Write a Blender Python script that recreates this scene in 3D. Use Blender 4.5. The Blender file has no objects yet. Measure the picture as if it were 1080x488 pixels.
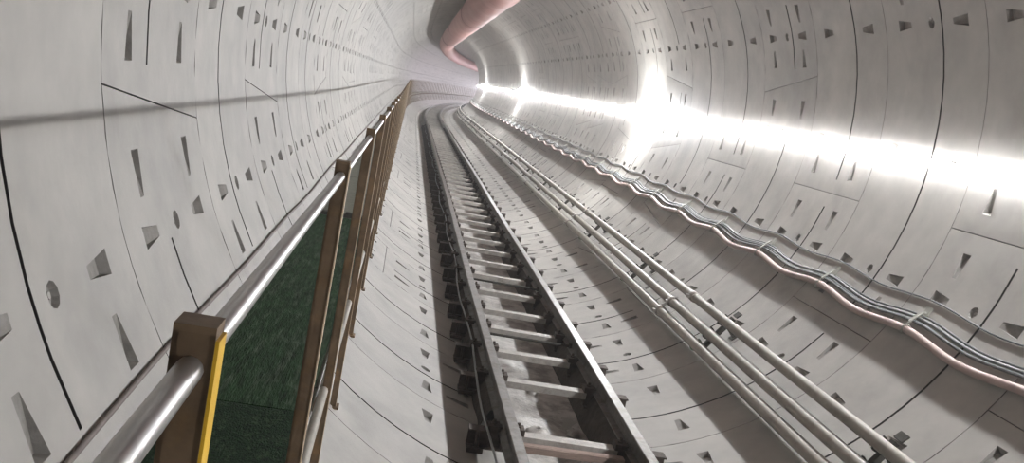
import bpy, math, random
from math import sin, cos, pi, radians, sqrt, hypot, atan2
from mathutils import Vector, Matrix

random.seed(7)
scene = bpy.context.scene
COL = scene.collection

# ------------------------------------------------------------------ camera
YAW, PITCH, ROLL = 0.1332, 0.1432, 0.1943
CAM = Vector((-1.5435, 0.0, -0.1778))
FPX = 987.2
def camera_axes():
    r = Vector((cos(YAW), -sin(YAW), 0)); f = Vector((sin(YAW), cos(YAW), 0)); d = Vector((0, 0, -1))
    f2 = f * cos(PITCH) + d * sin(PITCH); d2 = d * cos(PITCH) - f * sin(PITCH)
    r3 = r * cos(ROLL) - d2 * sin(ROLL); d3 = d2 * cos(ROLL) + r * sin(ROLL)
    return r3, d3, f2
_r, _d, _f = camera_axes()
cd = bpy.data.cameras.new('camera'); cam = bpy.data.objects.new('camera', cd); COL.objects.link(cam)
cd.sensor_fit = 'HORIZONTAL'; cd.sensor_width = 36; cd.lens = 36 * FPX / 1080
cd.clip_start = 0.05; cd.clip_end = 500
cam.matrix_world = Matrix(((_r.x, -_d.x, -_f.x, CAM.x), (_r.y, -_d.y, -_f.y, CAM.y), (_r.z, -_d.z, -_f.z, CAM.z), (0, 0, 0, 1)))
scene.camera = cam

# ------------------------------------------------------------------ world, exposure
w = bpy.data.worlds.new('world'); scene.world = w; w.use_nodes = True
w.node_tree.nodes['Background'].inputs[0].default_value = (0.5, 0.5, 0.52, 1)
w.node_tree.nodes['Background'].inputs[1].default_value = 0.3
_v = w.node_tree.nodes.new('ShaderNodeVolumeScatter'); _v.inputs['Density'].default_value = 0.004; _v.inputs['Anisotropy'].default_value = 0.3
w.node_tree.links.new(_v.outputs[0], w.node_tree.nodes['World Output'].inputs['Volume'])      # thin dusty tunnel air
scene.view_settings.view_transform = 'Standard'; scene.view_settings.look = 'None'
scene.view_settings.gamma = 1; scene.view_settings.use_curve_mapping = False
scene.view_settings.exposure = 0.0
STRIP_POWER = 146.0
FLOOD_POWER = 2500.0

# ------------------------------------------------------------------ the tunnel's path: straight, then a right-hand bend
S0, RC = 50.0, 350.0
R = 2.7          # inner radius
W = 1.5          # ring width
YJ = 3.643       # a ring joint
def path(s):
    if s <= S0: return Vector((0, s, 0)), 0.0
    a = (s - S0) / RC
    return Vector((RC * (1 - cos(a)), S0 + RC * sin(a), 0)), a
def P3(s, x, z):
    c, a = path(s)
    return Vector((c.x + x * cos(a), c.y - x * sin(a), z))
def polar(deg, r):                       # angle from straight down, right positive
    a = radians(deg); return r * sin(a), -r * cos(a)

# ------------------------------------------------------------------ materials
def mat(name, color, rough=0.6, metal=0.0, var=0.0, scale=8.0, bump=0.0, bscale=60.0, objvar=0.0, spec=0.5, color2=None, c2scale=3.0, c2lo=0.5, c2hi=0.65, stretch=None):
    m = bpy.data.materials.new(name); m.use_nodes = True
    nt = m.node_tree; N = nt.nodes; L = nt.links; b = N['Principled BSDF']
    b.inputs['Roughness'].default_value = rough; b.inputs['Metallic'].default_value = metal
    b.inputs['Specular IOR Level'].default_value = spec
    b.inputs['Base Color'].default_value = (*color, 1)
    geo = N.new('ShaderNodeNewGeometry'); src = geo.outputs['Position']
    if stretch:
        mp = N.new('ShaderNodeMapping'); mp.inputs['Scale'].default_value = stretch
        L.new(src, mp.inputs['Vector']); src = mp.outputs['Vector']
    last = None
    def mix(a_sock, a_val, b_val, fac_sock, mode='MIX', fac=1.0):
        mx = N.new('ShaderNodeMix'); mx.data_type = 'RGBA'; mx.blend_type = mode
        if fac_sock: L.new(fac_sock, mx.inputs[0])
        else: mx.inputs[0].default_value = fac
        if a_sock: L.new(a_sock, mx.inputs[6])
        else: mx.inputs[6].default_value = (*a_val, 1)
        if hasattr(b_val, 'node'): L.new(b_val, mx.inputs[7])
        else: mx.inputs[7].default_value = (*b_val, 1)
        return mx.outputs[2]
    if color2:
        n = N.new('ShaderNodeTexNoise'); n.inputs['Scale'].default_value = c2scale; n.inputs['Detail'].default_value = 5; n.inputs['Roughness'].default_value = 0.65
        L.new(src, n.inputs['Vector'])
        rp = N.new('ShaderNodeMapRange'); rp.inputs[1].default_value = c2lo; rp.inputs[2].default_value = c2hi
        L.new(n.outputs[0], rp.inputs[0])
        last = mix(None, color, color2, rp.outputs[0])
    if var:
        n = N.new('ShaderNodeTexNoise'); n.inputs['Scale'].default_value = scale; n.inputs['Detail'].default_value = 6; n.inputs['Roughness'].default_value = 0.6
        L.new(src, n.inputs['Vector'])
        rp = N.new('ShaderNodeMapRange'); rp.inputs[1].default_value = 0.25; rp.inputs[2].default_value = 0.75
        rp.inputs[3].default_value = 1 - var; rp.inputs[4].default_value = 1 + var
        L.new(n.outputs[0], rp.inputs[0])
        cc = N.new('ShaderNodeCombineColor')
        for i in range(3): L.new(rp.outputs[0], cc.inputs[i])
        last = mix(last, color, cc.outputs[0], None, 'MULTIPLY')
    if objvar:
        oi = N.new('ShaderNodeObjectInfo')
        rp = N.new('ShaderNodeMapRange'); rp.inputs[3].default_value = 1 - objvar; rp.inputs[4].default_value = 1 + objvar
        L.new(oi.outputs['Random'], rp.inputs[0])
        cc = N.new('ShaderNodeCombineColor')
        for i in range(3): L.new(rp.outputs[0], cc.inputs[i])
        last = mix(last, color, cc.outputs[0], None, 'MULTIPLY')
    if last: L.new(last, b.inputs['Base Color'])
    if bump:
        n = N.new('ShaderNodeTexNoise'); n.inputs['Scale'].default_value = bscale; n.inputs['Detail'].default_value = 4
        L.new(src, n.inputs['Vector'])
        bp = N.new('ShaderNodeBump'); bp.inputs['Strength'].default_value = bump; bp.inputs['Distance'].default_value = 0.01
        L.new(n.outputs[0], bp.inputs['Height']); L.new(bp.outputs[0], b.inputs['Normal'])
    return m
def emit(name, color, strength):
    m = bpy.data.materials.new(name); m.use_nodes = True
    nt = m.node_tree; nt.nodes.clear()
    e = nt.nodes.new('ShaderNodeEmission'); o = nt.nodes.new('ShaderNodeOutputMaterial')
    e.inputs[0].default_value = (*color, 1); e.inputs[1].default_value = strength
    nt.links.new(e.outputs[0], o.inputs[0]); return m

M = {}
M['concrete'] = mat('concrete', (0.372, 0.355, 0.325), 0.6, 0, 0.14, 3.0, 0.12, 25, 0.04, 0.4, (0.315, 0.302, 0.28), 1.3, 0.45, 0.68)
M['mortar'] = mat('mortar_pocket', (0.255, 0.243, 0.226), 0.85, 0, 0.25, 14, 0.3, 60, 0, 0.2)
M['slot'] = mat('channel_slot', (0.03, 0.028, 0.026), 0.7, 0.2)
M['joint'] = mat('joint_side', (0.2, 0.19, 0.18), 0.9)
M['grout'] = mat('backing_grout', (0.035, 0.033, 0.031), 0.95)
M['post'] = mat('brown_steel', (0.165, 0.112, 0.068), 0.55, 0.1, 0.35, 14, 0.15, 40, 0.12, 0.4, (0.22, 0.135, 0.065), 9, 0.5, 0.66)
M['yellow'] = mat('yellow_paint', (0.72, 0.44, 0.03), 0.5, 0, 0.1, 20)
M['tan'] = mat('tan_lit_paint', (0.55, 0.43, 0.29), 0.5, 0, 0.2, 20)
M['galv'] = mat('galvanised_tube', (0.44, 0.43, 0.42), 0.36, 0.85, 0.18, 10)
M['mat_a'] = mat('dark_green_mat', (0.011, 0.028, 0.012), 0.9, 0, 0.75, 85, 1.0, 160, 0, 0.15, (0.03, 0.052, 0.026), 40, 0.52, 0.66, (1, 0.45, 1))
M['mat_b'] = mat('green_mat', (0.022, 0.052, 0.022), 0.9, 0, 0.8, 60, 1.0, 160, 0, 0.15, (0.05, 0.07, 0.045), 30, 0.5, 0.66, (1, 0.12, 1))
M['deck'] = mat('olive_deck', (0.15, 0.155, 0.12), 0.6, 0.2, 0.25, 12, 0.2, 50, 0.1)
M['edge'] = mat('pale_edge_tube', (0.36, 0.335, 0.29), 0.6, 0, 0.2, 12)
M['rail'] = mat('rail_steel', (0.16, 0.15, 0.135), 0.42, 0.55, 0.3, 18, 0.1, 60, 0, 0.5, (0.10, 0.078, 0.06), 7, 0.5, 0.65)
M['sleeper'] = mat('sleeper_steel', (0.40, 0.375, 0.34), 0.55, 0.1, 0.22, 16, 0.2, 50, 0.10, 0.4, (0.27, 0.24, 0.21), 9, 0.52, 0.7)
M['clip'] = mat('rusty_clip_shaded_end', (0.075, 0.058, 0.047), 0.75, 0.2, 0.4, 30, 0.4, 60, 0.15)
M['pipe'] = mat('beige_pipe', (0.33, 0.305, 0.265), 0.45, 0.0, 0.16, 9, 0.05, 40, 0.05, 0.45, (0.28, 0.25, 0.215), 5, 0.5, 0.66)
M['coupling'] = mat('coupling', (0.29, 0.265, 0.235), 0.45, 0.1, 0.2, 30)
M['bracket'] = mat('dark_bracket', (0.05, 0.047, 0.038), 0.7, 0.2, 0.4, 30)
M['greenpaint'] = mat('green_clamp', (0.05, 0.09, 0.04), 0.6, 0, 0.3, 30)
M['hose'] = mat('pink_hose', (0.40, 0.30, 0.275), 0.5, 0, 0.15, 10)
M['cable'] = mat('dark_cable', (0.085, 0.095, 0.095), 0.5, 0, 0.2, 15)
M['cable_l'] = mat('pale_cable', (0.25, 0.26, 0.26), 0.5, 0, 0.15, 15)
M['hook'] = mat('pale_hook', (0.27, 0.27, 0.23), 0.5)
M['duct'] = mat('pink_duct_cloth', (0.46, 0.25, 0.225), 0.55, 0, 0.12, 3, 0.2, 8, 0, 0.4)
M['seam'] = mat('duct_seam', (0.25, 0.13, 0.12), 0.6)
M['sludge'] = mat('cement_sludge', (0.46, 0.44, 0.41), 0.5, 0, 0.3, 9, 0.6, 25, 0, 0.5, (0.22, 0.20, 0.18), 4, 0.45, 0.6)
M['timber'] = mat('timber', (0.30, 0.225, 0.19), 0.8, 0, 0.25, 12, 0, 10, 0, 0.3, None, 3, 0.5, 0.65, (1, 8, 8))
M['wallhose'] = mat('brown_hose', (0.17, 0.14, 0.125), 0.6, 0, 0.2, 12)
M['led'] = emit('led_light', (0.97, 0.975, 1.0), STRIP_POWER)
M['ledfar'] = emit('led_light_violet', (0.93, 0.88, 1.0), STRIP_POWER * 1.35)
M['flood'] = emit('flood_glass', (0.96, 0.98, 1.0), FLOOD_POWER)
M['housing'] = mat('lamp_housing', (0.30, 0.30, 0.31), 0.4, 0.5)

# ------------------------------------------------------------------ helpers
def link(o, parent=None):
    COL.objects.link(o)
    if parent is not None: o.parent = parent
    return o
def tag(o, label=None, cat=None, group=None, kind=None):
    if label: o['label'] = label
    if cat: o['category'] = cat
    if group: o['group'] = group
    if kind: o['kind'] = kind
    return o
def empty(name, loc=(0, 0, 0)):
    o = bpy.data.objects.new(name, None); o.empty_display_size = 0.1; o.location = loc
    return link(o)
class MB:
    def __init__(s): s.v = []; s.f = []; s.m = []; s.sm = []
    def add(s, vs, fs, mi=0, smooth=False):
        b = len(s.v); s.v += [tuple(x) for x in vs]
        for f in fs: s.f.append(tuple(i + b for i in f)); s.m.append(mi); s.sm.append(smooth)
    def box(s, c, size, ax=None, mi=0):
        c = Vector(c); ax = ax or (Vector((1, 0, 0)), Vector((0, 1, 0)), Vector((0, 0, 1)))
        h = [ax[i] * size[i] * 0.5 for i in range(3)]
        vs = [c + h[0] * i + h[1] * j + h[2] * k for i in (-1, 1) for j in (-1, 1) for k in (-1, 1)]
        s.add(vs, [(0, 1, 3, 2), (4, 6, 7, 5), (0, 4, 5, 1), (2, 3, 7, 6), (0, 2, 6, 4), (1, 5, 7, 3)], mi)
    def bar(s, a, b, wd, ht, up=(0, 0, 1), mi=0):
        a = Vector(a); b = Vector(b); d = (b - a); L = d.length; d.normalize()
        sd = d.cross(Vector(up)).normalized(); u = sd.cross(d)
        s.box((a + b) / 2, (L, wd, ht), (d, sd, u), mi)
    def tube(s, pts, r, n=10, cap=True, mi=0, smooth=True):
        pts = [Vector(p) for p in pts]; rings = []
        rr = r if hasattr(r, '__len__') else [r] * len(pts)
        for i, p in enumerate(pts):
            t = (pts[min(i + 1, len(pts) - 1)] - pts[max(i - 1, 0)]).normalized()
            up = Vector((0, 0, 1)) if abs(t.z) < 0.9 else Vector((1, 0, 0))
            sd = t.cross(up).normalized(); u = sd.cross(t)
            rings.append([p + (sd * cos(2 * pi * k / n) + u * sin(2 * pi * k / n)) * rr[i] for k in range(n)])
        vs = [v for rg in rings for v in rg]
        fs = [(i * n + k, i * n + (k + 1) % n, (i + 1) * n + (k + 1) % n, (i + 1) * n + k) for i in range(len(pts) - 1) for k in range(n)]
        s.add(vs, fs, mi, smooth)
        if cap:
            s.add(rings[0], [tuple(range(n))[::-1]], mi); s.add(rings[-1], [tuple(range(n))], mi)
    def sweep(s, prof, stations, mi=0, off=None):          # closed (x, z) profile along the tunnel path
        n = len(prof); vs = []
        for st in stations:
            dx, dz = off(st) if off else (0, 0)
            vs += [P3(st, x + dx, z + dz) for x, z in prof]
        fs = [(i * n + k, (i + 1) * n + k, (i + 1) * n + (k + 1) % n, i * n + (k + 1) % n) for i in range(len(stations) - 1) for k in range(n)]
        s.add(vs, fs, mi)
        s.add(vs[:n], [tuple(range(n))], mi); s.add(vs[-n:], [tuple(range(n))[::-1]], mi)
    def mesh(s, name, mats):
        me = bpy.data.meshes.new(name); me.from_pydata(s.v, [], s.f)
        for m in (mats if isinstance(mats, (list, tuple)) else [mats]): me.materials.append(m)
        me.polygons.foreach_set('material_index', s.m); me.polygons.foreach_set('use_smooth', s.sm)
        me.update(); return me
    def build(s, name, mats, parent=None):
        return link(bpy.data.objects.new(name, s.mesh(name, mats)), parent)
def put(name, me, parent, loc, rz=0, rot=None):
    o = bpy.data.objects.new(name, me); o.location = loc
    o.rotation_euler = rot if rot else (0, 0, rz)
    return link(o, parent)
def frange(a, b, st):
    n = max(1, int(round((b - a) / st))); return [a + (b - a) * i / n for i in range(n + 1)]

S_NEAR, S_FAR = YJ - 6 * W, YJ + 96 * W      # -5.4 .. 147.6

# ================================================================== the lining: ring segments with pockets, slots and joints
GAP = 0.0035
YL = [GAP, 0.22, 0.45, 0.589, 0.611, 0.65, 0.85, 1.05, 1.28, W - GAP]
DEEP = 0.05
def khalf(y): return 9.2 + 4.1 * y / W
def seg_mesh(kind):
    """phi lines in degrees (local), pocket cells by (column, row)"""
    g = math.degrees(GAP / R)
    if kind == 'A':
        lo = lambda y: 0 + g
        hi = lambda y: 67.5 - g
        inner = [3.0, 7.8, 9.9, 12.6, 16.5, 20.5, 24.5, 28.5, 32.4, 35.1, 39, 43, 47, 51, 54.9, 57.6, 59.7, 64.5]
        circ = [(9.9, 12.6), (32.4, 35.1), (54.9, 57.6)]; segp = [((3.0, 7.8), -1), ((59.7, 64.5), 1)]
        hole = [(9.9, 12.6), (54.9, 57.6)]; slot = (3.0, 64.5)
    elif kind == 'B1':
        lo = lambda y: khalf(y) + g
        hi = lambda y: 78.75 - g
        inner = [14.6, 19.4, 21.2, 23.8, 27.5, 31.5, 35.5, 39.5, 43.7, 46.3, 50, 54, 58, 62, 66.2, 68.8, 70.95, 75.75]
        circ = [(21.2, 23.8), (43.7, 46.3), (66.2, 68.8)]; segp = [((14.6, 19.4), -1), ((70.95, 75.75), 1)]
        hole = [(21.2, 23.8), (66.2, 68.8)]; slot = (23.8, 75.75)
    elif kind == 'B2':
        lo = lambda y: -78.75 + g
        hi = lambda y: -khalf(y) - g
        inner = [-75.75, -70.95, -68.8, -66.2, -62, -58, -54, -50, -46.3, -43.7, -39.5, -35.5, -31.5, -27.5, -23.8, -21.2, -19.4, -14.6]
        circ = [(-68.8, -66.2), (-46.3, -43.7), (-23.8, -21.2)]; segp = [((-75.75, -70.95), -1), ((-19.4, -14.6), 1)]
        hole = [(-68.8, -66.2), (-23.8, -21.2)]; slot = (-75.75, -23.8)
    else:
        lo = lambda y: -khalf(y) + g
        hi = lambda y: khalf(y) - g
        inner = [-7.6, -2.8, -1.3, 1.3, 2.8, 7.6]
        circ = [(-1.3, 1.3)]; segp = [((-7.6, -2.8), -1), ((2.8, 7.6), 1)]; hole = [(-1.3, 1.3)]; slot = (-7.6, 7.6)
    nph = len(inner) + 2; ny = len(YL)
    def ph(i, y): return lo(y) if i == 0 else hi(y) if i == nph - 1 else inner[i - 1]
    def pt(p, y, dr=0.0):
        a = radians(p); r = R + dr
        return (r * sin(a), y, -r * cos(a))
    mb = MB()
    mb.v = [pt(ph(i, YL[j]), YL[j]) for i in range(nph) for j in range(ny)]
    vid = lambda i, j: i * ny + j
    cells = {}
    for (a, b) in circ:
        i = inner.index(a) + 1
        cells[(i, 1)] = ('y', 0); cells[(i, 7)] = ('y', 1)
    for ((a, b), sd) in segp:
        i = inner.index(a) + 1
        cells[(i, 1)] = ('p', sd); cells[(i, 7)] = ('p', sd)
    for (a, b) in hole:
        cells[(inner.index(a) + 1, 5)] = ('h', 0)
    s0, s1 = inner.index(slot[0]) + 1, inner.index(slot[1]) + 1
    for i in range(nph - 1):
        for j in range(ny - 1):
            q = (vid(i, j), vid(i + 1, j), vid(i + 1, j + 1), vid(i, j + 1))
            if j == 3 and s0 <= i < s1:
                p0, p1, y0, y1 = ph(i, YL[3]), ph(i + 1, YL[3]), YL[3], YL[4]
                v8 = [pt(p0, y0), pt(p1, y0), pt(p1, y1), pt(p0, y1), pt(p0, y0, .03), pt(p1, y0, .03), pt(p1, y1, .03), pt(p0, y1, .03)]
                fs = [(4, 5, 6, 7), (0, 1, 5, 4), (2, 3, 7, 6)]
                if i == s0: fs.append((3, 0, 4, 7))
                if i == s1 - 1: fs.append((1, 2, 6, 5))
                mb.add(v8, fs, 2); continue
            c = cells.get((i, j))
            if not c:
                mb.f.append(q); mb.m.append(0); mb.sm.append(True); continue
            p0, p1, y0, y1 = ph(i, YL[j]), ph(i + 1, YL[j]), YL[j], YL[j + 1]
            pc, yc = (p0 + p1) / 2, (y0 + y1) / 2
            deg = 180 / pi / R                                   # degrees per metre
            if c[0] == 'h':
                n = 10
                ring = [(pc + 0.045 * deg * cos(2 * pi * k / n), yc + 0.045 * sin(2 * pi * k / n)) for k in range(n)]
                cor = [vid(i + 1, j + 1), vid(i, j + 1), vid(i, j), vid(i + 1, j)]
                b = len(mb.v); mb.v += [pt(p, y) for p, y in ring]
                def qd(k): return int(((k + 0.5) / n) * 4) % 4
                for k in range(n):
                    k2 = (k + 1) % n; ca = cor[int(k / n * 4 + 1e-6) % 4]; cb = cor[int(((k + 1) % n) / n * 4 + 1e-6) % 4]
                    f = (b + k, ca, cb, b + k2) if ca != cb else (b + k, ca, b + k2)
                    mb.f.append(f[::-1]); mb.m.append(0); mb.sm.append(False)
                vs = [pt(p, y) for p, y in ring] + [pt(pc + (p - pc) * .8, yc + (y - yc) * .8, .022) for p, y in ring]
                mb.add(vs, [(k, (k + 1) % n, n + (k + 1) % n, n + k) for k in range(n)] + [tuple(range(n, 2 * n))], 1)
                vs = [pt(pc + .012 * deg * cos(2 * pi * k / 6), yc + .012 * sin(2 * pi * k / 6), .012) for k in range(6)] + [pt(pc + .016 * deg * cos(2 * pi * k / 6), yc + .016 * sin(2 * pi * k / 6), .022) for k in range(6)]
                mb.add(vs, [(k, (k + 1) % 6, 6 + (k + 1) % 6, 6 + k) for k in range(6)] + [tuple(range(6))[::-1]], 0)
                continue
            if c[0] == 'y':      # wide deep end towards the ring joint
                if c[1] == 0: yw, yn = y0 + .012, y1 - .012
                else: yw, yn = y1 - .012, y0 + .012
                ww, wn = 0.048 * deg, 0.024 * deg
                w1, w2, n1, n2 = (pc - ww, yw), (pc + ww, yw), (pc - wn, yn), (pc + wn, yn)
                d1, d2 = (pc - ww * .8, yw + (yn - yw) * .1), (pc + ww * .8, yw + (yn - yw) * .1)
            else:                # wide deep end towards the segment joint
                pm = .3
                pw, pn = (p0 + pm, p1 - pm) if c[1] < 0 else (p1 - pm, p0 + pm)
                ww, wn = 0.05, 0.024
                w1, w2, n1, n2 = (pw, yc - ww), (pw, yc + ww), (pn, yc - wn), (pn, yc + wn)
                d1, d2 = (pw + (pn - pw) * .1, yc - ww * .8), (pw + (pn - pw) * .1, yc + ww * .8)
            b = len(mb.v)
            mb.v += [pt(*w1), pt(*w2), pt(*n2), pt(*n1)]
            # match trapezoid corners to the cell corners
            want = [w1, w2, n2, n1]
            cc = [(p0, y0, q[0]), (p1, y0, q[1]), (p1, y1, q[2]), (p0, y1, q[3])]
            order = []
            for wv in want:
                best = min(cc, key=lambda t: ((t[0] - wv[0]) / deg) ** 2 + (t[1] - wv[1]) ** 2); order.append(best[2])
            for k in range(4):
                k2 = (k + 1) % 4
                mb.f.append((order[k], order[k2], b + k2, b + k)); mb.m.append(0); mb.sm.append(False)
            vs = [pt(*w1), pt(*w2), pt(*n2), pt(*n1), pt(*d1, .036), pt(*d2, .036)]
            mb.add(vs, [(3, 2, 5, 4), (0, 1, 5, 4), (0, 4, 3), (1, 2, 5)], 1)
    # joint faces around the rim
    rim = [(i, 0) for i in range(nph)] + [(nph - 1, j) for j in range(1, ny)] + [(i, ny - 1) for i in range(nph - 2, -1, -1)] + [(0, j) for j in range(ny - 2, 0, -1)]
    vs = [pt(ph(i, YL[j]), YL[j]) for i, j in rim] + [pt(ph(i, YL[j]), YL[j], DEEP) for i, j in rim]
    n = len(rim)
    mb.add(vs, [(k, n + k, n + (k + 1) % n, (k + 1) % n) for k in range(n)], 3)
    me = mb.mesh('lining_segment', [M['concrete'], M['mortar'], M['slot'], M['joint']])
    return me
SEG = {k: seg_mesh(k) for k in ('A', 'B1', 'B2', 'K')}
KPOS = {-6: 45, -5: 157.5, -4: -90, -3: 112.5, -2: 45, -1: 157.5, 0: -90, 1: 157.5, 2: -90, 3: 157.5, 4: 112.5, 5: -67.5, 6: 45, 7: 90, 8: -90, 9: 67.5, 10: 112.5, 11: 90}
lining = tag(empty('wall_lining'), 'pale grey concrete segment lining around the whole bored tunnel', None, None, 'structure')
N_IND = 46
far_mb = MB()
rng = random.Random(3)
for n in range(-6, 96):
    c = KPOS.get(n, rng.choice([-90, 90, 45, 112.5, -67.5, 157.5, 67.5, -112.5]))
    s = YJ + n * W
    loc, a = path(s + W / 2)
    Rz = Matrix.Rotation(-a, 4, 'Z')
    items = [('K', c), ('B1', c), ('B2', c), ('A', c + 78.75), ('A', c + 146.25), ('A', c + 213.75)]
    for kind, ang in items:
        mw = Matrix.Translation(loc) @ Rz @ Matrix.Rotation(-radians(ang), 4, 'Y') @ Matrix.Translation((0, -W / 2, 0))
        if -3 <= n < N_IND:
            o = link(bpy.data.objects.new('lining_segment', SEG[kind]), lining)
            o.matrix_world = mw; o.matrix_parent_inverse = Matrix.Identity(4); o.matrix_basis = mw
        else:
            me = SEG[kind]; vs = [mw @ v.co for v in me.vertices]; b = len(far_mb.v)
            far_mb.v += [tuple(v) for v in vs]
            for p in me.polygons:
                far_mb.f.append(tuple(i + b for i in p.vertices)); far_mb.m.append(p.material_index); far_mb.sm.append(p.use_smooth)
o = far_mb.build('lining_segment', [M['concrete'], M['mortar'], M['slot'], M['joint']], lining); tag(o, kind='stuff')
bk = MB()
st = frange(S_NEAR, S_FAR, 1.5)
vs = []; nn = 48
for s in st:
    for k in range(nn):
        x, z = polar(360 * k / nn, R + DEEP + .006); vs.append(P3(s, x, z))
bk.add(vs, [(i * nn + k, i * nn + (k + 1) % nn, (i + 1) * nn + (k + 1) % nn, (i + 1) * nn + k) for i in range(len(st) - 1) for k in range(nn)], 0, True)
tag(bk.build('wall_backing', M['grout']), 'dark grout shell seen in the joints between the lining segments', None, None, 'structure')

# ================================================================== LED strip on the right-hand wall, flood lamps
strip = tag(empty('light_strip', P3(S_NEAR, 2.68, -0.02)), 'glowing white LED strip running along the right-hand tunnel wall', 'light strip')
def world_child(o, parent):
    o.parent = parent; o.matrix_parent_inverse = Matrix.Translation(-Vector(parent.location)); return o
SX, SZ = 2.688, -0.07
stt = frange(S_NEAR + .2, 74, 1.5)
mb = MB(); mb.sweep([(SX - .004, SZ - .030), (SX - .027, SZ + .014), (SX - .027, SZ + .018), (SX - .033, SZ + .018), (SX - .033, SZ + .011), (SX - .010, SZ - .033)], stt)
world_child(mb.build('led_diffuser', M['led']), strip)
mb = MB(); mb.sweep([(SX - .004, SZ - .030), (SX - .027, SZ + .014), (SX - .027, SZ + .018), (SX - .033, SZ + .018), (SX - .033, SZ + .011), (SX - .010, SZ - .033)], frange(74, S_FAR - .2, 1.5))
world_child(mb.build('led_diffuser', M['ledfar']), strip)
mb = MB(); mb.sweep([(SX - .002, SZ - .031), (SX - .0238, SZ + .0095), (SX + .008, SZ + .0095), (SX + .008, SZ - .031)], frange(S_NEAR + .2, S_FAR - .2, 1.5))
world_child(mb.build('backing_channel', M['housing']), strip)

def bulb_lamp(s, label):
    root = empty('bulb_lamp', P3(s, 2.69, 0.04)); _, a = path(s); root.rotation_euler = (0, 0, -a)
    tag(root, label, 'lamp', 'bulb lamps along the light strip')
    mb = MB(); mb.box((-.008, 0, .03), (.016, .08, .12)); mb.build('wall_plate', M['housing'], root)
    mb = MB(); mb.tube([(-.01, 0, .06), (-.09, 0, .07), (-.14, 0, .055)], .008, 8); mb.build('arm', M['housing'], root)
    mb = MB(); mb.tube([(-.14, 0, .065), (-.14, 0, .03), (-.14, 0, .0)], [.016, .024, .02], 12); mb.build('socket', M['housing'], root)
    mb = MB(); prof = [(.018, 0), (.03, -.02), (.05, -.05), (.056, -.085), (.048, -.115), (.028, -.135), (.004, -.142)]
    mb.tube([(-.14, 0, z) for _, z in prof], [r for r, _ in prof], 16); mb.build('bulb', M['flood'], root)
bulb_lamp(16.6, 'nearest blazing bulb lamp on the LED strip, halfway along the right wall')
bulb_lamp(36.5, 'second bulb lamp along the LED strip')
bulb_lamp(56.5, 'third bulb lamp along the LED strip, close to the bend')

# ================================================================== track
RL, RR, ZR = -0.508, 0.391, -2.295
def rail_prof(x, z):
    h = [(.057, -.14), (.057, -.130), (.012, -.118), (.0075, -.10), (.0075, -.045), (.014, -.038), (.037, -.03), (.039, -.008), (.034, 0)]
    return [(x + a, z + b) for a, b in h] + [(x - a, z + b) for a, b in reversed(h)]
RS = frange(S_NEAR + .1, S_FAR - .1, 1.0)
for x, lab in ((RL, 'steel rail of the track nearest the walkway'), (RR, 'steel rail of the track nearest the three pipes')):
    wv = [(rng.uniform(0, 6), rng.uniform(9, 14)) for _ in range(2)]
    mb = MB(); mb.sweep(rail_prof(x, ZR), RS, 0, lambda s: (0.008 * sin(s / 2.3 + wv[0][0]), 0))
    tag(mb.build('rail', M['rail']), lab, 'rail', 'track rails')
ZS = ZR - .14
def sleeper_parts():
    x0, x1 = -.76, .64
    def hbeam(a, c, mt, nm):
        b = MB(); xc = (a + c) / 2
        if nm == 'beam':
            b.box((xc, 0, -.006), (c - a, .105, .012)); b.box((xc, -.047, -.03), (c - a, .010, .05)); b.box((xc, .047, -.03), (c - a, .010, .05)); return b.mesh(nm, mt)
        b.box((xc, 0, -.006), (c - a, .105, .012)); b.box((xc, 0, -.065), (c - a, .010, .106)); b.box((xc, 0, -.124), (c - a, .105, .012))
        if nm == 'beam_end':
            for k in (.25, .75): b.box((a + (c - a) * k, 0, -.065), (.012, .10, .105))
        return b.mesh(nm, mt)
    beam = [('beam', hbeam(-.445, .285, M['sleeper'], 'beam')), ('beam_end', hbeam(x0, -.445, M['clip'], 'beam_end')), ('beam_end', hbeam(.285, x1, M['clip'], 'beam_end'))]  # outer ends dark: shade beside the rails put into the colour, with clip rust
    feet = []
    for x in (x0 + .06, x1 - .06):
        zl = -sqrt(R * R - (x + (0.055 if x > 0 else -.055)) ** 2) - ZS
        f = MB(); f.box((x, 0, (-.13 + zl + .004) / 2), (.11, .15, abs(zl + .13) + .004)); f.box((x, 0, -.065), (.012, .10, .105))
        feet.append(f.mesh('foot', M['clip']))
    clips = []
    for rx in (RL, RR):
        for sd in (-1, 1):
            c = MB(); x = rx + sd * .085
            c.box((x, 0, .022), (.085, .11, .044)); c.box((x - sd * .03, 0, .03), (.055, .06, .016))
            c.tube([(x, 0, .03), (x, 0, .075)], .012, 6); c.tube([(x, 0, .04), (x, 0, .056)], .022, 6)
            clips.append(c.mesh('rail_clip', M['clip']))
    return beam, feet, clips
BEAM, FEET, CLIPS = sleeper_parts()
fm = MB(); fm.box((-.06, 0, -.006), (1.4, .105, .012)); fm.box((-.06, 0, -.065), (1.4, .012, .106)); fm.box((-.06, 0, -.124), (1.4, .105, .012))
FARBEAM = fm.mesh('steel_sleeper', M['sleeper'])
sl = [4.4, 5.25, 6.08, 7.27, 8.09, 8.88, 9.64, 10.55, 11.44, 12.35, 13.26, 14.13, 15.03]
pre = []
ORD = ['nearest', 'second', 'third', 'fourth', 'fifth', 'sixth', 'seventh', 'eighth', 'ninth', 'tenth', 'eleventh', 'twelfth', 'thirteenth', 'fourteenth', 'fifteenth', 'sixteenth']
while sl[-1] < S_FAR - 1: sl.append(sl[-1] + .88)
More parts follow.
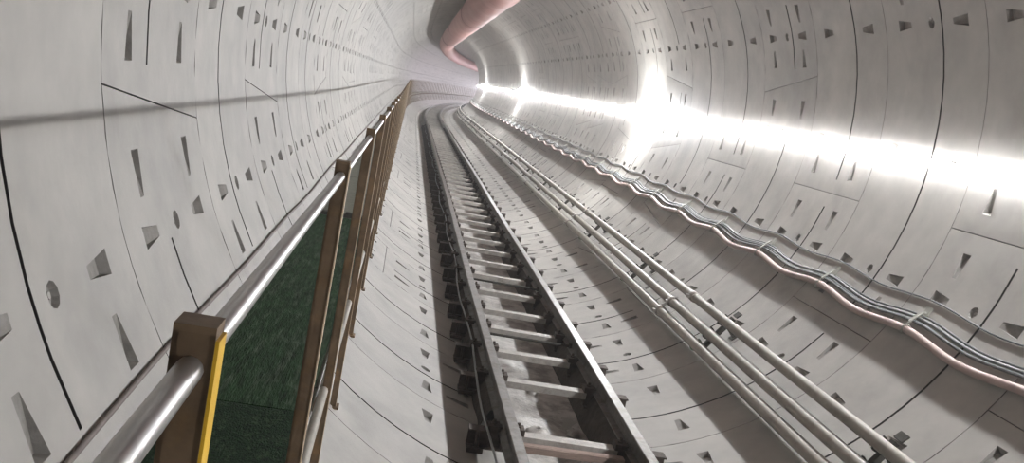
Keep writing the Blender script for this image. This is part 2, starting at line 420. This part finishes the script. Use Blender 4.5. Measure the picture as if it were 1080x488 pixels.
for i, s in enumerate(pre + sl):
    p, a = path(s); loc = P3(s, 0, ZS)
    if s == 6.08: lab, grp = 'nearest pale steel sleeper between the rails, at the bottom edge', 'steel sleepers under the rails'
    elif s == 7.27: lab, grp = 'second nearest pale steel sleeper between the rails', 'steel sleepers under the rails'
    elif s < 6: lab, grp = 'pale steel sleeper just below the bottom edge of the picture', 'steel sleepers under the rails'
    elif i - 2 < len(ORD): lab, grp = 'pale steel sleeper between the rails, ' + ORD[i - 2] + ' counted from the bottom edge', 'steel sleepers under the rails'
    elif s < 45: lab, grp = 'pale grey steel sleeper beam carrying the two rails', 'steel sleepers under the rails'
    else: lab, grp = 'steel sleeper far down the track towards the bend', 'steel sleepers far down the track'
    if s < 45:
        r = empty('steel_sleeper', loc); r.rotation_euler = (0, 0, -a + rng.uniform(-.012, .012)); tag(r, lab, 'sleeper', grp)
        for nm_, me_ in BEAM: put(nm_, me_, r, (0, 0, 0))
        for f in FEET: put('foot', f, r, (0, 0, 0))
        for c in CLIPS: put('rail_clip', c, r, (0, 0, 0))
    else:
        o = put('steel_sleeper', FARBEAM, None, loc, -a); tag(o, lab, 'sleeper', grp)
# thin wire lying on the sleeper ends beside the left rail
mb = MB(); mb.tube([P3(s, -.625 + .02 * sin(s * 1.7) + .01 * sin(s * .6), ZS + .016 + .01 * sin(s * 2.9) ** 2) for s in frange(S_NEAR + .3, 60, .25)], .009, 6)
tag(mb.build('signal_wire', M['cable_l']), 'thin pale wire lying on the sleeper ends beside the left rail', 'wire')
# tie rods and a timber between the rails
for s, lab in ((8.5, 'thin steel tie rod across the track, nearest one'), (10.9, 'thin steel tie rod across the track, farther one')):
    mb = MB(); mb.tube([P3(s, RL + .02, ZS + .03), P3(s, RR - .02, ZS + .03)], .013, 8)
    for x in (RL + .035, RR - .035): mb.tube([P3(s, x - .012, ZS + .03), P3(s, x + .012, ZS + .03)], .028, 6)
    tag(mb.build('tie_rod', M['bracket']), lab, 'rod', 'tie rods between the rails')
mb = MB(); mb.box((-.06, 0, 0), (.74, .07, .045)); mb.box((-.05, .006, .003), (.70, .05, .043))
o = mb.build('timber_batten', M['timber']); o.location = P3(5.93, 0, ZS - .035); o.rotation_euler = (0, 0, .02)
tag(o, 'pinkish timber batten against the nearest sleeper between the rails', 'timber')
# cement sludge left on the invert between the rails
from mathutils import noise as mn
mb = MB(); vs = []; ss = frange(3.5, 62, .09); nx = 12
for s in ss:
    e0 = -.40 + .05 * mn.noise((s * .9, 3.1, 0)); e1 = .33 + .06 * mn.noise((s * .8, 9.7, 0))
    for k in range(nx):
        x = e0 + (e1 - e0) * k / (nx - 1); edge = min(k, nx - 1 - k) / 2.5
        h = max(0, .5 + mn.noise((x * 3.5, s * 1.6, 1.3)) * 1.1) * .022 + abs(mn.noise((x * 9, s * 6, 4.4))) * .02
        z = -sqrt(R * R - x * x) + h * min(1, edge) - .002
        vs.append(P3(s, x, z))
mb.add(vs, [(i * nx + k, (i + 1) * nx + k, (i + 1) * nx + k + 1, i * nx + k + 1) for i in range(len(ss) - 1) for k in range(nx - 1)], 0, True)
tag(mb.build('cement_sludge', M['sludge']), 'pale lumpy cement sludge on the tunnel bottom between the rails', 'sludge', None, 'stuff')
# dark muck added under the rails to block strip light in the gap
M['muck'] = mat('blocker_muck', (0.07, 0.058, 0.048), 0.85, 0, 0.4, 12, 0.8, 30, 0, 0.3)
for x0, lab in ((RL, 'added dark muck blocking light under the rail nearest the walkway'), (RR, 'added dark muck blocking light under the rail nearest the pipes')):
    mb = MB(); vs = []; ss = frange(6.55 if x0 < 0 else 4.0, 64, .09); nx = 9
    for s in ss:
        for k in range(nx):
            t = k / (nx - 1) * 2 - 1; x = x0 + t * .125
            h = max(0, 1 - abs(t) ** 2.2) * (.222 + .012 * mn.noise((s * 2.3, x0, 0))) + .03 * mn.noise((x * 11, s * 5, 2)) * (1 - t * t)
            vs.append(P3(s, x + .02 * mn.noise((s * 2, k, 5)), min(-sqrt(R * R - x * x) + h, ZS - .004)))
    mb.add(vs, [(i * nx + k, (i + 1) * nx + k, (i + 1) * nx + k + 1, i * nx + k + 1) for i in range(len(ss) - 1) for k in range(nx - 1)], 0, True)
    tag(mb.build('muck_blocker', M['muck']), lab, 'muck', None, 'stuff')
# loose lumps of hardened cement by the nearest sleepers
for i, (s, x, sc) in enumerate(((6.75, -.13, .11), (6.55, .02, .08), (7.8, -.05, .06), (6.9, .17, .06))):
    mb = MB(); nu, nv = 10, 6; vs = []
    for v in range(nv):
        th = pi / 2 * v / (nv - 1)
        for u in range(nu):
            ph_ = 2 * pi * u / nu; rr = sc * (1 + .35 * mn.noise((cos(ph_) * 1.5 + i * 7, sin(ph_) * 1.5, v * .4)))
            vs.append((rr * cos(th) * cos(ph_), rr * 1.3 * cos(th) * sin(ph_), rr * .6 * sin(th)))
    mb.add(vs, [(v * nu + u, v * nu + (u + 1) % nu, (v + 1) * nu + (u + 1) % nu, (v + 1) * nu + u) for v in range(nv - 1) for u in range(nu)], 0, True)
    o = mb.build('cement_lump', M['sludge']); o.location = P3(s, x, -sqrt(R * R - x * x) + .012)
    tag(o, ['largest pale cement lump between the two nearest sleepers', 'pale cement lump in the middle between the two nearest sleepers', 'small cement lump behind the second sleeper', 'small cement lump near the right rail'][i], 'cement lump', 'cement lumps on the track bed')

# ================================================================== three pipes on brackets
PIPES = [((1.465, -2.125), 'beige pipe nearest the track, left of the three', .052), ((1.56, -1.996), 'beige pipe in the middle of the three', .050), ((1.668, -1.846), 'beige pipe farthest from the track, right of the three', .046)]
for i, ((x, z), lab, r) in enumerate(PIPES):
    root = tag(empty('water_pipe', P3(S_NEAR, x, z)), lab, 'pipe', 'three pipes along the tunnel floor')
    mb = MB(); mb.tube([P3(s, x, z) for s in frange(S_NEAR + .1, S_FAR - .1, 1.5)], r, 14); world_child(mb.build('pipe_run', M['pipe']), root)
    s = 9.5 + (.0, -.05, -.35)[i] - 12
    while s < 100:
        if s > S_NEAR + .2:
            mb = MB(); mb.tube([P3(s - .05, x, z), P3(s - .045, x, z), P3(s + .045, x, z), P3(s + .05, x, z)], [r + .002, r + .010, r + .010, r + .002], 14)
            for sg in (-1, 1): mb.box(P3(s, x + sg * (r + .022), z), (.03, .05, .03))
            world_child(mb.build('coupling', M['coupling']), root)
        s += 6.0
pm = MB()
d = Vector((PIPES[2][0][0] - PIPES[0][0][0], 0, PIPES[2][0][1] - PIPES[0][0][1])).normalized(); nrm = Vector((-d.z, 0, d.x))   # nrm points up-left, off the lining
yv = Vector((0, 1, 0))
pc = [Vector((x, 0, z)) for (x, z), _, _ in PIPES]
base = [p - nrm * (PIPES[i][2] + .02) for i, p in enumerate(pc)]
bar_m = MB(); bar_m.bar(base[0] - d * .025, base[2] + d * .08, .05, .04, nrm); BARM = bar_m.mesh('cross_bar', M['bracket'])
def leg_mesh(p):
    m = MB(); q = p.copy(); u = p.normalized(); e = u * (R + .002)
    m.bar(p, e, .045, .035, (0, 1, 0)); m.box(e - u * .006, (.012, .09, .09), (u, yv, u.cross(yv)))
    return m.mesh('leg', M['bracket'])
LEGS = [leg_mesh(base[0] + d * .02), leg_mesh(base[2] + d * .0)]
fl = MB(); e = base[2] + d * .1; fl.bar(e, e + d * .06 - nrm * .01, .10, .012, nrm); FLAG = fl.mesh('clamp_shadow_plate', M['bracket'])  # dark plate standing in for the clamp's shadow beyond the right pipe
SADD = []
for i, p in enumerate(pc):
    r = PIPES[i][2]; m = MB()
    m.tube([p + (d * cos(a_) + nrm * sin(a_)) * (r + .007) for a_ in [radians(t) for t in range(-200, 21, 20)]], .007, 5)
    m.bar(base[i] + nrm * .02 - d * .03, base[i] + nrm * .02 + d * .03, .05, .03, nrm)
    SADD.append(m.mesh('pipe_clamp', M['greenpaint'] if i == 0 else M['bracket']))
s = 5.24 - 3
k = 0
names = {5.24: 'nearest dark steel bracket under the three pipes, at the bottom edge', 8.24: 'second dark steel bracket under the three pipes, with a green clamp', 11.24: 'third dark steel bracket under the three pipes', 2.24: 'dark steel bracket under the three pipes below the picture edge', 14.24: 'fourth dark steel bracket under the three pipes, counted from the bottom edge', 17.24: 'fifth dark steel bracket under the three pipes, counted from the bottom edge', 20.24: 'sixth dark steel bracket under the three pipes, counted from the bottom edge'}
while s < 110:
    _, a = path(s); root = empty('pipe_bracket', P3(s, 0, 0)); root.rotation_euler = (0, 0, -a)
    lab = next((v for kk, v in names.items() if abs(kk - s) < .01), 'dark steel bracket farther along under the three pipes')
    tag(root, lab, 'bracket', 'brackets carrying the three pipes')
    put('cross_bar', BARM, root, (0, 0, 0)); put('clamp_shadow_plate', FLAG, root, (0, 0, 0))
    for l in LEGS: put('leg', l, root, (0, 0, 0))
    for m in SADD: put('pipe_clamp', m, root, (0, 0, 0))
    s += 3.0

# ================================================================== hose and cables on the right-hand wall
def wavy(ang0, r, sag, s_hook, amp2=0, seed=0):
    def f(s):
        q = sin(pi * (s - s_hook) / W) ** 2
        jit = mn.noise((s * .55, seed * 3.7, 0)) * amp2
        a = ang0 - math.degrees((sag * q + jit) / R)
        x, z = polar(a, r); return P3(s, x, z)
    return f
HK = 6.32
f = wavy(60.6, 2.645, .055, HK, .02, 1)
hs = frange(S_NEAR + .3, 110, .12)
mb = MB(); mb.tube([f(s) for s in hs], .029, 10)
tag(mb.build('pink_hose', M['hose']), 'pale pink hose sagging between hooks, lowest line on the right wall', 'hose')
CB = [(62.2, 2.660, .012, 'cable', .05, .02, 'dark grey cable just above the pink hose'), (62.7, 2.676, .010, 'cable', .055, .02, 'dark grey cable, second above the pink hose'),
      (63.2, 2.682, .011, 'cable_l', .05, .02, 'light grey cable, third above the pink hose'), (63.65, 2.688, .008, 'cable', .05, .02, 'thin dark cable, fourth above the pink hose'),
      (66.6, 2.69, .007, 'cable', .04, .03, 'thinnest grey wire running highest, along the bolt pockets')]
for i, (a0, r, rad, m, sag, am, lab) in enumerate(CB):
    f2 = wavy(a0, r, sag, HK, am, 5 + i)
    mb = MB(); mb.tube([f2(s) for s in frange(S_NEAR + .3, 100, .15)], rad, 6)
    tag(mb.build('wall_cable', M[m]), lab, 'cable', 'cables hung on the right wall')
hk = MB()
def hook_mesh():
    m = MB(); base_ = [polar(a, r) for a, r in ((64.6, 2.695), (64.3, 2.67), (62.6, 2.642), (60.6, 2.608), (59.8, 2.616), (59.6, 2.64))]
    m.tube([(x, 0, z) for x, z in base_], .006, 6)
    x, z = polar(64.6, 2.69); u = Vector((x, 0, z)).normalized()
    m.box((x, 0, z), (.016, .06, .09), (u, yv, u.cross(yv)))
    return m.mesh('hook_arm', M['hook'])
def strap_mesh():
    m = MB(); cx, cz = polar(60.6, 2.645)
    m.tube([(cx + .034 * cos(t), 0, cz + .034 * sin(t)) for t in [2 * pi * k / 12 for k in range(13)]], .007, 5, False)
    return m.mesh('strap', M['hook'])
def plate_mesh():
    m = MB(); a0 = polar(64.0, 2.668); a1 = polar(61.9, 2.64)
    m.bar((a0[0], 0, a0[1]), (a1[0], 0, a1[1]), .03, .006, (1, 0, .5)); return m.mesh('cable_plate', M['hook'])
HM, SM_, PM_ = hook_mesh(), strap_mesh(), plate_mesh()
s = HK - W
while s < 80:
    _, a = path(s); root = empty('cable_hook', P3(s, 0, 0)); root.rotation_euler = (0, 0, -a)
    nk = int(round((s - HK) / W))
    tag(root, 'hook for the pink hose just past the right edge of the picture' if nk < 0 else ORD[nk] + ' pale hook holding the pink hose, counted from the right edge' if nk < 8 else 'pale hook holding the hose farther along the right wall', 'hook', 'cable hooks on the right wall')
    put('hook_arm', HM, root, (0, 0, 0)); put('strap', SM_, root, (0, 0, 0)); put('cable_plate', PM_, root, (0, 0.03, 0))
    s += W

# ================================================================== walkway on the left: railing, deck, mats
XH, ZH = -1.677, -0.43
PY0 = 0.74
def droop(s): return .007 * min(max(s, 0), 2.24) / 2.24, -.006 * min(max(s, 0), 15)
rail_root = tag(empty('guard_railing', P3(PY0, XH, -2.11)), 'brown steel guard railing of the walkway with a galvanised handrail', 'railing')
PW = .033
zb = -sqrt(R * R - (XH + PW / 2) ** 2)
ztop = ZH + .03
def post_mesh():
    m = MB(); h = PW / 2; t = .005
    # channel section: web faces the viewer, flanges along the path
    m.box((0, -h + t / 2, (zb + ztop) / 2), (PW, t, ztop - zb)); m.box((-h + t / 2, 0, (zb + ztop) / 2), (t, PW, ztop - zb)); m.box((h - t / 2, 0, (zb + ztop) / 2), (t, PW, ztop - zb)); m.box((0, h - t / 2, (zb + ztop) / 2), (PW, t, ztop - zb))
    m.v = [(a, b, c - zb) for a, b, c in m.v]
    return m.mesh('post', M['post'])
def simple(name, mt, *boxes):
    m = MB()
    for c, sz in boxes: m.box((c[0], c[1], c[2] - zb), sz)
    return m.mesh(name, mt)
POST = post_mesh()
CAP = simple('post_cap', M['post'], ((0, 0, ztop + .003), (PW, PW, .006)))
EDGE_Y = simple('edge_stripe', M['yellow'], ((PW / 2 + .0015, 0, (zb + ztop) / 2), (.003, PW - .004, ztop - zb - .01)))
EDGE_T = simple('edge_stripe', M['tan'], ((PW / 2 + .0015, 0, (zb + ztop) / 2), (.003, PW * .9, ztop - zb - .01)))  # pale tan puts the strip light on the track-side edge into the colour
FOOT = simple('base_plate', M['post'], ((-.0, 0, zb + .012), (.07, .08, .012)))
DZ = -1.50
wx = -sqrt(R * R - (DZ - .09) ** 2)
am = MB(); am.bar((0, 0, DZ - .07), (wx - XH + .01, 0, DZ - .07), .04, .05); ARM = am.mesh('deck_arm', M['post'])
NP = 0
s = PY0 - 4 * W
ps = []
while s < S_FAR - 2: ps.append(s); s += W
def rc(me, s, parent, name, x=XH, z=0):
    _, a = path(s); o = bpy.data.objects.new(name, me); COL.objects.link(o)
    o.parent = parent; o.matrix_parent_inverse = Matrix.Translation(-Vector(parent.location)) if parent == rail_root or parent == deck_root else Matrix.Identity(4)
    o.location = P3(s, x, z); o.rotation_euler = (0, 0, -a); return o
deck_root = tag(empty('walkway_deck', P3(PY0, -1.95, DZ)), 'narrow raised steel walkway deck between railing and left wall', 'walkway')
for i, s in enumerate(ps):
    dx, dz = droop(s); xx = XH + dx; zf = -sqrt(R * R - (xx + PW / 2) ** 2)
    o = rc(POST, s, rail_root, 'post', xx, zf); o.scale = (1, 1, (ztop + dz - zf) / (ztop - zb))
    for me, nm in ((CAP, 'post_cap'), (EDGE_Y if i == 4 else EDGE_T, 'edge_stripe'), (FOOT, 'base_plate')):
        put(nm, me, o, (0, 0, 0))
    rc(ARM, s, deck_root, 'deck_arm')
for i in range(len(ps) - 1):
    mb = MB(); (ax_, az_), (bx_, bz_) = droop(ps[i]), droop(ps[i + 1]); mb.tube([P3(ps[i], XH + ax_, ZH + az_), P3(ps[i + 1], XH + bx_, ZH + bz_)], .0113, 12); world_child(mb.build('handrail_tube', M['galv']), rail_root)
# deck planks
def deck_plank(s0, s1):
    mb = MB(); xe = XH - .03
    mb.sweep([(xe, DZ), (xe, DZ - .035), (wx + .02, DZ - .035), (wx - .035, DZ)], [s0 + .006, (s0 + s1) / 2, s1 - .006])
    return world_child(mb.build('deck_plank', M['deck']), deck_root)
for i in range(len(ps) - 1): deck_plank(ps[i], ps[i + 1])
for i in range(len(ps) - 1):
    mb = MB(); mb.tube([P3(ps[i] + .02, XH - .003, DZ + .0), P3(ps[i + 1] - .02, XH - .003, DZ + .0)], .019, 10); world_child(mb.build('edge_tube', M['edge']), deck_root)
def green_mat(s0, s1, m, lab, h):
    mb = MB(); ss = frange(s0, s1, .05); xs = [XH - .035, XH - .2, XH - .35, wx - .03 + .01]
    x0, x1 = XH - .04, wx - .02; nx = 14; vs = []
    for s in ss:
        for k in range(nx):
            x = x0 + (x1 - x0) * k / (nx - 1)
            vs.append(P3(s, x, DZ + .012 + h + .004 * mn.noise((x * 14, s * 9, 2))))
    n = len(ss)
    mb.add(vs, [(i * nx + k, i * nx + k + 1, (i + 1) * nx + k + 1, (i + 1) * nx + k) for i in range(n - 1) for k in range(nx - 1)], 0, True)
    rim = [(s0, x0), (s1, x0), (s1, x1), (s0, x1)]
    lo = [P3(s, x, DZ + .001) for s, x in rim]; hi_ = [P3(s, x, DZ + .012 + h) for s, x in rim]
    mb.add(lo + hi_, [(k, (k + 1) % 4, 4 + (k + 1) % 4, 4 + k) for k in range(4)] + [(3, 2, 1, 0)])
    tag(mb.build('green_mat', m), lab, 'mat', 'green mats on the walkway')
green_mat(-4.5, 3.40, M['mat_a'], 'darker green mat at the bottom edge, on the walkway beside the yellow-edged post', .006)
green_mat(3.42, 8.05, M['mat_b'], 'streaky green mat on the walkway between the first railing posts', .0)
mb = MB(); mb.box((0, 0, .02), (.46, .07, .03)); mb.box((.1, .0, .04), (.12, .08, .02))
o = mb.build('mat_weight_bar', M['bracket']); o.location = P3(8.13, -1.95, DZ + .003)
tag(o, 'black flat bar across the walkway at the far end of the green mat', 'bar')
# hose along the left wall above the deck
mb = MB(); mb.tube([P3(s, *polar(-58.5 + .5 * mn.noise((s * .4, 0, 0)), R - .012)) for s in frange(S_NEAR + .3, 100, .4)], .010, 8)
tag(mb.build('wall_hose', M['wallhose']), 'thin brown hose along the left wall just above the walkway', 'hose')

# ================================================================== ventilation duct under the crown
DX, DZZ, DR = 0.03, 2.10, 0.455
duct = tag(empty('ventilation_duct', P3(S_NEAR, DX, DZZ)), 'pink fabric ventilation duct hanging under the tunnel crown', 'duct')
seg = 10.0; s = -5.2; joints = []
jl = [-5.2, 4.8, 18.5, 30.5, 41.0, 50, 57, 64, 74, 84, 94, 104, 114, 124, 134, 144]
for i in range(len(jl) - 1):
    mb = MB(); st = frange(jl[i], jl[i + 1], .25); pts = []; rr = []
    for s in st:
        q = abs(sin(pi * (s - jl[0]) / 2.5))
        pts.append(P3(s, DX + .02 * mn.noise((s * .4, 7, 0)), DZZ - .035 * q + .02 * mn.noise((s * .3, 1, 0))))
        rr.append(DR * (.965 + .045 * q ** .6))
    rr[0] = rr[-1] = DR * .95
    mb.tube(pts, rr, 28, False); world_child(mb.build('duct_section', M['duct']), duct)
    mb = MB(); s = jl[i + 1]; p = P3(s, DX, DZZ)
    mb.tube([P3(s - .05, DX, DZZ - .01), P3(s - .04, DX, DZZ - .01), P3(s + .04, DX, DZZ - .01), P3(s + .05, DX, DZZ - .01)], [DR * .96, DR * 1.01, DR * 1.01, DR * .96], 28, False)
    world_child(mb.build('joint_ring', M['seam']), duct)
s = -4.5
hm = MB(); hm.tube([(0, 0, DR * .97), (0, 0, sqrt(R * R - DX * DX) - DZZ)], .004, 5); hm.box((0, 0, DR * .97), (.06, .04, .012)); HANG = hm.mesh('hanger', M['bracket'])
while s < 140:
    _, a = path(s); o = put('hanger', HANG, None, P3(s, DX, DZZ), -a); o.parent = duct; o.matrix_parent_inverse = Matrix.Translation(-Vector(duct.location)); s += 2.5
